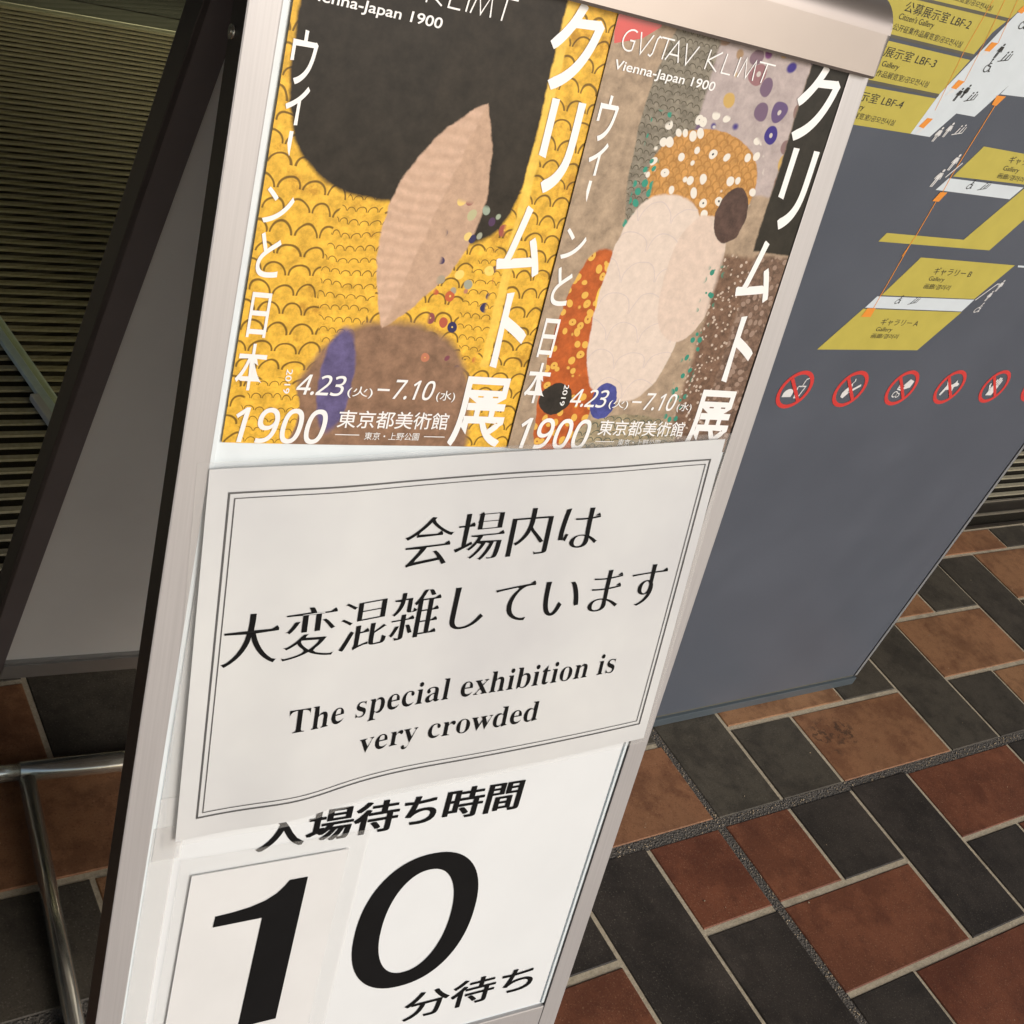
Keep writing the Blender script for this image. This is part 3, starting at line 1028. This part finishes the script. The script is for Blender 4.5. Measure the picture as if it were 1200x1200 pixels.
    for ch, a, w in caps:
        for st in shp[ch]:
            stroke(bm, fn, [(a + x * w + y * .0012, b0 + y * h) for x, y in st], .00105)
    fix_up(bm, WW); link("name_lettering", bm, W_, o)
    line("city_lettering", glyphs("Vienna-Japan 1900", .012), (.0060, .0935, .2668, .2748), .08)
    if a_cut:
        bm = new_bm()
        poly(bm, Frame(F.o, HD, UU, WW), [(.0003, .2830), (.0230, .2905), (.0355, .3000), (.0355, .3034), (.0003, .3034)], .00055)
        fix_up(bm, WW); link("corner_patch", bm, M['red_ink'], o)
    return o
poster("exhibition_poster", -.0088, .2150, M['art_gold'], "gold and black poster on the left half of the stand", .0016, False)
poster("exhibition_poster", .2060, .2112, M['art_beige'], "beige and brown poster with a red corner on the right half of the stand", .0028, True)

# ------------------------------------------------------------------ the crowded-exhibition notice
NC = [(0.0, 0.0), (.4006, .0289), (.4179, -.2300), (.0160, -.2614)]      # border corners tl tr br bl on the stand
def nxy(s, t):            # s along, t down, in border units -> stand coordinates
    a = [(NC[0][k] * (1 - s) + NC[1][k] * s) * (1 - t) + (NC[3][k] * (1 - s) + NC[2][k] * s) * t for k in (0, 1)]
    return a
def nw(s, t):
    return (.0062 + .0062 * math.exp(-((s - .19) / .10) ** 2) * (.25 + .75 * t) + .0035 * math.exp(-((s - .74) / .16) ** 2) * (1 - t)
            + .0012 * math.sin(7 * s + 2 * t) - .0018 * math.exp(-((s - .42) / .12) ** 2) * t)
def npt(s, t, dw=0.0):
    a, b = nxy(s, t)
    return S.p(a, b, nw(s, t) + dw)
SW, SH = .4016, .2610
def sheet_grid(name, s0, s1, t0, t1, nx, ny, mats, dw, thick=.0005, round_=0.0):
    bm = new_bm()
    G = [[bm.verts.new(npt(s0 + (s1 - s0) * i / nx, t0 + (t1 - t0) * j / ny, dw)) for i in range(nx + 1)] for j in range(ny + 1)]
    for j in range(ny):
        for i in range(nx):
            bm.faces.new((G[j][i], G[j + 1][i], G[j + 1][i + 1], G[j][i + 1])).smooth = True
    res = bmesh.ops.extrude_face_region(bm, geom=bm.faces[:])
    for v in [g for g in res['geom'] if isinstance(g, bmesh.types.BMVert)]:
        v.co += WW * thick
    return bm
bm = sheet_grid("crowd_notice", -.036, 1.026, -.066, 1.070, 56, 30, None, -.0006)
notice = link("crowd_notice", bm, M['laminated'])
tag(notice, "laminated white notice with double border saying the exhibition is very crowded", "notice")
# film border of the laminate, a little larger all round
bm = new_bm()
def film_strip(s0, s1, t0, t1, nx, ny):
    G = [[bm.verts.new(npt(s0 + (s1 - s0) * i / nx, t0 + (t1 - t0) * j / ny, -.0004)) for i in range(nx + 1)] for j in range(ny + 1)]
    for j in range(ny):
        for i in range(nx):
            bm.faces.new((G[j][i], G[j + 1][i], G[j + 1][i + 1], G[j][i + 1])).smooth = True
film_strip(-.056, -.036, -.085, 1.09, 2, 24)
film_strip(1.026, 1.040, -.085, 1.09, 2, 24)
film_strip(-.036, 1.026, -.085, -.066, 40, 2)
film_strip(-.036, 1.026, 1.070, 1.09, 40, 2)
link("film_edge", bm, M['film'], notice)
bm = new_bm()
def nfn(a, b):            # metres along / up from the border's top left corner
    return npt(a / SW, -b / SH, .0004)
def ring(off, w):
    pts_o = [(off, -off), (SW - off, -off), (SW - off, -SH + off), (off, -SH + off)]
    for q in range(4):
        p0, p1 = pts_o[q], pts_o[(q + 1) % 4]
        n = 40 if q % 2 == 0 else 26
        d = Vector((p1[0] - p0[0], p1[1] - p0[1])); L_ = d.length; d.normalize(); nrm = Vector((-d.y, d.x))
        prev = None
        for i in range(n + 1):
            u = i / n
            c_ = Vector(p0) + d * (L_ * u)
            lim = w / 2
            e = lim if i == n else (-lim if i == 0 else 0)
            cc = c_ + d * e
            cur = (bm.verts.new(nfn(*(cc + nrm * lim))), bm.verts.new(nfn(*(cc - nrm * lim))))
            if prev: bm.faces.new((prev[0], prev[1], cur[1], cur[0]))
            prev = cur
ring(0.0, .0013)
ring(.0040, .0007)
fix_up(bm, WW)
link("border", bm, M['border_ink'], notice)
for g_, bb in ((ming("会場内は"), (.1335, .3045, -.0715, -.0305)), (ming("大変混雑しています"), (.0055, .3870, -.1335, -.0915)),
               (ming("𝐓𝐡𝐞 𝐬𝐩𝐞𝐜𝐢𝐚𝐥 𝐞𝐱𝐡𝐢𝐛𝐢𝐭𝐢𝐨𝐧 𝐢𝐬", .003, -.016, False), (.0605, .3555, -.2030, -.1765)),
               (ming("𝐯𝐞𝐫𝐲 𝐜𝐫𝐨𝐰𝐝𝐞𝐝", .003, -.016, False), (.1240, .2865, -.2390, -.2135))):
    bm = new_bm()
    put_text(bm, g_, nfn, bb)
    fix_up(bm, WW)
    link("lettering", bm, M['ink'], notice)

# ------------------------------------------------------------------ the waiting-time sheet and the number card
bm = new_bm()
box(bm, S, -.0130, .4120, -.5655, -.245, .0005, .0016)
wait = link("waiting_time_sheet", bm, M['wait_paper'])
tag(wait, "large white waiting time sheet with a big black zero below the notice", "sign sheet")
sfn = lambda c: (lambda a, b: S.p(a, b, c))
for txt, bb, wt in (("入場待ち時間", (.0715, .3115, -.3090, -.2770), .0011), ("分待ち", (.2505, .3925, -.5410, -.5085), .0006)):
    bm = new_bm()
    for q in (-1, 0, 1):                      # a heavy face: each stroke struck a little wider
        put_text(bm, glyphs(txt), sfn(.0022 + .00003 * q), (bb[0] + wt * q, bb[1] + wt * q, bb[2], bb[3]))
        put_text(bm, glyphs(txt), sfn(.0023 + .00003 * q), (bb[0] + wt * q, bb[1] + wt * q, bb[2] + .0004, bb[3] + .0004))
    fix_up(bm, WW); link("lettering", bm, M['ink'], wait)
bm = new_bm()
n = 72
def sup(cx, cy, rx, ry, e, t):
    c_, s_ = math.cos(t), math.sin(t)
    return (cx + rx * math.copysign(abs(c_) ** (2 / e), c_), cy + ry * math.copysign(abs(s_) ** (2 / e), s_))
o_ = [bm.verts.new(S.p(*sup(.2375, -.4180, .0595, .0750, 2.22, 2 * math.pi * q / n), .0022)) for q in range(n)]
i_ = [bm.verts.new(S.p(*sup(.2378, -.4185, .0345, .0580, 2.15, 2 * math.pi * q / n), .0022)) for q in range(n)]
for q in range(n):
    bm.faces.new((o_[q], o_[(q + 1) % n], i_[(q + 1) % n], i_[q]))
fix_up(bm, WW); link("digit", bm, M['ink'], wait)

bm = new_bm()
box(bm, S, .0215, .1515, -.5650, -.3195, .0034, .0042)
card = link("number_card", bm, M['paper'])
tag(card, "laminated white card with a big black number one beside the zero", "number card")
bm = new_bm()
for a0, a1, b0, b1 in ((.0112, .0215, -.5655, -.3030), (.1515, .1685, -.5655, -.3030), (.0215, .1515, -.3195, -.3030)):
    poly(bm, S, [(a0, b0), (a1, b0), (a1, b1), (a0, b1)], .0036)
fix_up(bm, WW); link("film_edge", bm, M['film'], card)
bm = new_bm()
crv = [(.0465, -.3640), (.0600, -.3632), (.0740, -.3612), (.0860, -.3575), (.0950, -.3520), (.1005, -.3460), (.1040, -.3405)]
pts = crv + [(.1195, -.3405), (.1185, -.4920), (.0850, -.4920), (.0865, -.3748), (.0460, -.3748)]
top = crv
# split into two plain faces: the flag and the stem
fl = [bm.verts.new(S.p(a, b, .0047)) for a, b in [(.0460, -.3748), (.0865, -.3748)] ]
stem = [(.0865, -.3748), (.0850, -.4920), (.1185, -.4920), (.1195, -.3405), (.1040, -.3405), (.1005, -.3460), (.0950, -.3520), (.0865, -.3573)]
poly(bm, S, stem, .0047)
poly(bm, S, [(.0460, -.3748), (.0865, -.3748), (.0865, -.3573), (.0740, -.3612), (.0600, -.3632), (.0465, -.3640)], .0047)
fix_up(bm, WW); link("digit", bm, M['ink'], card)

# clear tape that held an older sheet, down the left side
for (a0, a1, b0, b1, c_), lb in (((-.0110, .0100, -.300, .012, .0030), "strip of old clear tape left of the crowd notice"),
                                 ((-.0128, .0060, -.565, -.270, .0024), "strip of old clear tape left of the number one card")):
    bm = new_bm()
    box(bm, S, a0, a1, b0, b1, c_, c_ + .0003)
    tp = link("clear_tape", bm, M['film2'])
    tag(tp, lb, "tape")
    if b1 > 0:
        bm = new_bm()
        box(bm, S, .0020, .0065, -.2445, -.2425, .0034, .0036)
        link("red_mark", bm, M['red_ink'], tp)
MAP_POLYS = [
    ('yellow', [(1.0386, 1.1397), (1.2348, 1.1641), (1.2173, 1.1372), (1.0817, 1.1325), (1.0333, 1.1305)]),
    ('yellow', [(1.0805, 1.1299), (1.2132, 1.1335), (1.2019, 1.1197), (1.1921, 1.0922), (1.0324, 1.09), (1.0008, 1.0913), (1.0221, 1.1284)]),
    ('yellow', [(1.034, 1.086), (1.1922, 1.0881), (1.1749, 1.0476), (1.0517, 1.0431), (1.0149, 1.0441), (1.0122, 1.0848)]),
    ('yellow', [(1.0579, 1.0395), (1.1774, 1.0426), (1.1652, 1.0012), (1.0676, 0.9992), (1.0326, 0.9992), (1.026, 1.0381)]),
    ('pale', [(1.2561, 1.159), (1.2224, 1.1438), (1.1749, 1.0476), (1.1652, 1.0012), (1.1986, 1.0017), (1.2194, 1.032), (1.2522, 1.0327), (1.2787, 1.0739), (1.3437, 1.0761)]),
    ('orange', [(1.1776, 1.0213), (1.1869, 1.0214), (1.1805, 1.0094), (1.1712, 1.0106)]),
    ('orange', [(1.1917, 1.0663), (1.2025, 1.0661), (1.1963, 1.0563), (1.1873, 1.0566)]),
    ('orange', [(1.2089, 1.1106), (1.2198, 1.1112), (1.2143, 1.101), (1.205, 1.1006)]),
    ('orange', [(1.2254, 1.1523), (1.2367, 1.1527), (1.2293, 1.1446), (1.2208, 1.1453)]),
    ('orange', [(1.2681, 1.06), (1.2841, 1.0611), (1.2771, 1.0488), (1.2684, 1.0493)]),
    ('orange', [(1.2709, 0.9425), (1.2836, 0.9433), (1.278, 0.9309), (1.2661, 0.9306)]),
    ('yellow', [(1.299, 1.0028), (1.4249, 1.0036), (1.4618, 0.9688), (1.2768, 0.9629)]),
    ('pale', [(1.2712, 0.9601), (1.4184, 0.9636), (1.4061, 0.9466), (1.2605, 0.9442)]),
    ('yellow', [(1.4364, 0.9618), (1.4205, 0.9616), (1.3673, 0.8876), (1.2209, 0.885), (1.2148, 0.8733), (1.4309, 0.8775), (1.4668, 0.9324)]),
    ('pale', [(1.2787, 1.0739), (1.3413, 1.0783), (1.353, 1.0673), (1.2724, 1.0619)]),
    ('yellow', [(1.3078, 0.8587), (1.5041, 0.8607), (1.4652, 0.8076), (1.2773, 0.8039)]),
    ('pale', [(1.2706, 0.8021), (1.466, 0.8067), (1.4552, 0.7882), (1.2604, 0.7855)]),
    ('yellow', [(1.2588, 0.7839), (1.4563, 0.787), (1.4146, 0.7264), (1.2185, 0.7235)]),
    ('orange', [(1.2652, 0.7851), (1.2806, 0.7858), (1.2809, 0.7731), (1.2631, 0.7724)]),
    ('pale', [(1.511, 0.8612), (1.5749, 0.8622), (1.5781, 0.8591), (1.5125, 0.8587)]),
]
MAP_LINES = [
    [(1.2753, 1.0493), (1.2731, 0.9638), (1.275, 0.9424)] ,
    [(1.2733, 0.9307), (1.2745, 0.8852), (1.2716, 0.8576)] ,
    [(1.2734, 0.8722), (1.2765, 0.7847)] ,
    [(1.1747, 1.1572), (1.1747, 1.0968), (1.1825, 1.0305)] ,
    [(1.1907, 1.158), (1.1978, 1.1121), (1.2025, 1.0649)] ,
    [(1.2106, 1.1573), (1.2198, 1.1112)] ,
]

# ------------------------------------------------------------------ floor map board
BY = .8495
B = Frame((0, BY, 0), (1, 0, 0), (0, 0, 1), (0, -1, 0))
BX0, BX1, BTOP = .945, 1.8345, 1.80
board = empty("map_board", (1.39, BY, 0), "tall dark grey floor map board printed with yellow galleries, standing behind the poster stand", "map board")
bm = new_bm()
box(bm, B, BX0, BX1, .0235, BTOP, -.045, 0)
link("panel", bm, M['map_grey'], board)
for a0, a1 in ((BX0 - .0035, BX0), (BX1, BX1 + .0035)):
    bm = new_bm()
    box(bm, B, a0, a1, .0235, BTOP, -.040, -.004)
    link("groove", bm, M['groove'], board)
for a0, a1 in ((BX0 - .0105, BX0 - .0035), (BX1 + .0035, BX1 + .0105)):
    bm = new_bm()
    box(bm, B, a0, a1, .0215, BTOP + .004, -.047, .001, .0008)
    link("edge_trim", bm, M['map_edge'], board)
bm = new_bm()
box(bm, B, BX0 - .0105, BX1 + .0105, .0005, .0175, -.060, .0035, .001)
link("base", bm, M['map_base'], board)
bm = new_bm()
box(bm, B, BX0 - .004, BX1 + .004, .0175, .0235, -.042, -.002)
link("base_groove", bm, M['map_sep'], board)

BP = Frame((0, BY, 0), (1, 0, 0), (0, 0, 1), (0, -.4, 0))     # printed film, a fraction of a millimetre proud
bfn = lambda c: (lambda a, b: BP.p(a, b, c))
ZC = {'yellow': .0006, 'pale': .0009, 'orange': .0015}
for c_, pts in MAP_POLYS:
    bm = new_bm()
    poly(bm, BP, pts, ZC[c_])
    ZC[c_] += .00002
    fix_up(bm, Vector((0, -1, 0)))
    link({'yellow': 'gallery_plan', 'pale': 'corridor_plan', 'orange': 'lift_mark'}[c_], bm, M[c_], board)
for q, pts in enumerate(MAP_LINES):
    bm = new_bm()
    stroke(bm, bfn(.0012 + q * .00001), pts, .0013 if q < 3 else .0008)
    fix_up(bm, Vector((0, -1, 0)))
    link("lift_line", bm, M['orange'], board)
for x0, z0, x1, z1 in ((1.0003, 1.0905, 1.1925, 1.0930), (1.010, 1.0440, 1.1750, 1.0463), (1.060, 1.1303, 1.2165, 1.1352)):
    bm = new_bm()
    stroke(bm, bfn(.0011), [(x0, z0), (x1, z1)], .0032)
    fix_up(bm, Vector((0, -1, 0)))
    link("floor_gap", bm, M['map_sep'], board)

# gallery names
def T(s, bb, bold=0.0, sh=0.0):
    bm = new_bm()
    put_text(bm, glyphs(s, bold), bfn(.0013), bb, sh)
    fix_up(bm, Vector((0, -1, 0)))
    link("lettering", bm, M['map_dark'], board)
T("公募展示室 LBF-2", (1.0555, 1.1628, 1.1155, 1.1262))
T("Citizen's Gallery", (1.0542, 1.1095, 1.1062, 1.1140))
T("公开征集作品展览室/공모전시실", (1.0537, 1.1660, 1.0970, 1.1038))
T("公募展示室 LBF-3", (1.0310, 1.1436, 1.0712, 1.0818))
T("Citizen's Gallery", (1.0310, 1.0925, 1.0600, 1.0676))
T("公开征集作品展览室/공모전시실", (1.0300, 1.1500, 1.0512, 1.0580))
T("公募展示室 LBF-4", (1.0140, 1.1290, 1.0240, 1.0345))
T("Citizen's Gallery", (1.0140, 1.0740, 1.0140, 1.0215))
T("公开征集作品展览室/공모전시실", (1.0130, 1.1315, 1.0058, 1.0125))
T("公开征集作品展览室/공모전시실", (1.070, 1.1800, 1.1380, 1.1440))
T("ギャラリー C", (1.3586, 1.4350, .9895, .9985))
T("Gallery", (1.3580, 1.3895, .9780, .9860))
T("画廊/갤러리", (1.3560, 1.4090, .9695, .9765))
T("ギャラリー B", (1.3480, 1.4262, .8375, .8482))
T("Gallery", (1.3475, 1.3788, .8270, .8350))
T("画廊/갤러리", (1.3470, 1.4000, .8172, .8248))
T("ギャラリー A", (1.3070, 1.3820, .7620, .7722))
T("Gallery", (1.3060, 1.3376, .7512, .7592))
T("画廊/갤러리", (1.3045, 1.3575, .7425, .7498))

def person_icon(bm, fn, x, z, h, skirt=False, sh=.30):
    g = lambda a, b: fn(x + a * h + b * h * sh, z + b * h)
    disc(bm, g, 0, .90, .085, 14)
    if skirt:
        bm.faces.new([bm.verts.new(g(a, b)) for a, b in ((-.20, .34), (.20, .34), (.08, .78), (-.08, .78))])
    else:
        bm.faces.new([bm.verts.new(g(a, b)) for a, b in ((-.13, .42), (.13, .42), (.15, .78), (-.15, .78))])
    for sx in (-1, 1):
        bm.faces.new([bm.verts.new(g(a * sx, b)) for a, b in (((.02, 0), (.10, 0), (.11, .42), (.02, .42)) if sx > 0 else ((.02, .42), (.11, .42), (.10, 0), (.02, 0)))])
        stroke(bm, g, [(.13 * sx, .76), (.22 * sx, .42)], .06)
def wheelchair_icon(bm, fn, x, z, h, sh=.25):
    g = lambda a, b: fn(x + a * h + b * h * sh, z + b * h)
    stroke(bm, g, arc(0, .28, .26, 100, 360, 16), .07)
    disc(bm, g, -.06, .90, .085, 12)
    stroke(bm, g, [(-.06, .80), (-.03, .45), (.22, .45), (.36, .10), (.48, .14)], .09)
    stroke(bm, g, [(-.05, .64), (.17, .64)], .06)
def stair_icon(bm, fn, x, z, h, sh=.3):
    g = lambda a, b: fn(x + a * h + b * h * sh, z + b * h)
    stroke(bm, g, [(-.3, .05), (.6, .30), (.6, .75)], .07)
    stroke(bm, g, [(-.05, .15), (.05, .62)], .10)
    disc(bm, g, .05, .75, .075, 10)
    stroke(bm, g, [(.28, .25), (.38, .72)], .10)
    disc(bm, g, .38, .85, .075, 10)
f_ = bfn(.0016)
def symbol(kind, x, z, h, dark, *rest):
    bm = new_bm()
    kind(bm, f_, x, z, h, *rest)
    fix_up(bm, Vector((0, -1, 0)))
    nm = {person_icon: "person_symbol", wheelchair_icon: "wheelchair_symbol", stair_icon: "stair_symbol"}[kind]
    link(nm, bm, M['map_dark'] if dark else M['map_white'], board)
for a in ((wheelchair_icon, 1.2400, 1.1300, .016, 1), (wheelchair_icon, 1.2245, 1.0800, .016, 1), (person_icon, 1.2270, 1.0960, .017, 1),
          (stair_icon, 1.2405, 1.0930, .016, 1), (person_icon, 1.2025, 1.0440, .016, 1), (person_icon, 1.2115, 1.0490, .016, 1, True),
          (stair_icon, 1.2235, 1.0455, .015, 1), (wheelchair_icon, 1.3140, .9510, .013, 1, .6), (stair_icon, 1.3380, .9510, .014, 1, .6),
          (wheelchair_icon, 1.3120, .7935, .013, 1, .6), (stair_icon, 1.3400, .7930, .014, 1, .6),
          (person_icon, 1.2065, .9975, .018, 0, True), (person_icon, 1.2195, 1.0045, .018, 0), (stair_icon, 1.2360, 1.0080, .016, 0),
          (person_icon, 1.2485, .9470, .023, 0), (person_icon, 1.2610, .9690, .021, 0), (wheelchair_icon, 1.4830, .7880, .016, 0, .6),
          (person_icon, 1.4895, .8060, .016, 0, True), (person_icon, 1.4985, .8210, .018, 0)):
    symbol(*a)
for pts in ([(1.4680, .8062), (1.4925, .8320), (1.5000, .8325)], [(1.2640, .9605), (1.2790, .9800)]):
    bm = new_bm()
    stroke(bm, f_, pts, .0016)
    fix_up(bm, Vector((0, -1, 0)))
    link("arrow_line", bm, M['map_white'], board)
for pts in ([(1.2040, 1.0940), (1.2130, 1.1090), (1.2145, 1.0990)], [(1.1845, 1.0470), (1.1935, 1.0610), (1.1950, 1.0530)], [(1.1720, 1.0010), (1.1790, 1.0140), (1.1800, 1.0060)]):
    bm = new_bm()
    poly(bm, BP, pts, .0014)
    fix_up(bm, Vector((0, -1, 0)))
    link("wedge_mark", bm, M['map_white'], board)

# prohibition signs along the lower part
RC = [(1.2212, .6632), (1.3276, .6640), (1.4335, .6655), (1.5401, .6668), (1.6471, .6680), (1.7536, .6692)]
names = ["no food or drink", "no smoking or flame", "no camera flash", "no pets", "no touching", "no entry"]
for q, (cx, cz) in enumerate(RC):
    bm = new_bm()
    annulus(bm, bfn(.0012), cx, cz, .0232, .0290)
    fix_up(bm, Vector((0, -1, 0)))
    s_ = link("prohibition_sign", bm, M['ring_red'], board)
    bm = new_bm()
    d = .0236 * math.sqrt(.5)
    stroke(bm, bfn(.0018), [(cx - d, cz + d), (cx + d, cz - d)], .0050)
    fix_up(bm, Vector((0, -1, 0)))
    link("bar", bm, M['ring_red'], s_)
    bm = new_bm()
    g = lambda a, b: BP.p(cx + a * .0205, cz + b * .0205, .0015)
    P_ = lambda pts: bm.faces.new([bm.verts.new(g(a, b)) for a, b in pts])
    if q == 0:
        P_([(-.85, -.55)] + [(-.45 + .42 * math.cos(t), -.30 + .36 * math.sin(t)) for t in [math.pi * (1 - i / 10) for i in range(11)]] + [(-.03, -.55)])
        stroke(bm, g, [(.12, .25), (.30, -.60), (.62, -.60), (.80, .25), (.12, .25)], .09)
        stroke(bm, g, [(.46, .25), (.52, .78), (.72, .86)], .08)
    elif q == 1:
        P_([(-.55, -.60), (-.25, -.72), (.0, -.35), (.05, .1), (-.12, .55), (-.25, .2), (-.45, .0), (-.60, -.3)])
        stroke(bm, g, [(-.05, -.25), (.80, .30)], .20)
        stroke(bm, g, [(-.1, .45), (.0, .62), (-.08, .8)], .08)
    elif q == 2:
        P_([(-.05, .15), (.35, .72), (.85, .55), (.80, .05), (.30, -.10)])
        for i, b in enumerate((.10, -.05, -.20)):
            stroke(bm, g, [(-.45, b + .15), (.15, b)], .11)
        stroke(bm, g, arc(-.35, -.50, .22, 0, 360, 16), .08)
        stroke(bm, g, arc(-.02, -.58, .16, 0, 360, 14), .08)
    elif q == 3:
        P_([(-.70, -.62), (-.50, -.68), (-.30, -.22), (.20, -.18), (.05, .22), (-.45, .26)])
        P_([(.20, -.18), (.42, -.62), (.55, -.60), (.42, .02), (.78, .12), (.80, .30), (.50, .40), (.36, .62), (.26, .36), (.05, .22)])
        stroke(bm, g, [(-.45, .22), (-.66, .52)], .10)
    elif q == 4:
        P_([(-.45, -.75), (.25, -.75), (.40, -.2), (.42, .15), (-.30, .15), (-.38, -.2)])
        for a, l in ((-.24, .62), (-.03, .78), (.17, .74), (.35, .58)):
            stroke(bm, g, [(a, .12), (a + .03, l)], .15)
        stroke(bm, g, [(-.36, -.30), (-.66, .10), (-.68, .28)], .15)
    else:
        P_([(-.5, -.5), (.4, -.5), (.6, .1), (-.3, .1)])
        disc(bm, g, .1, .45, .22, 12)
    fix_up(bm, Vector((0, -1, 0)))
    link("pictogram", bm, M['map_white'], s_)
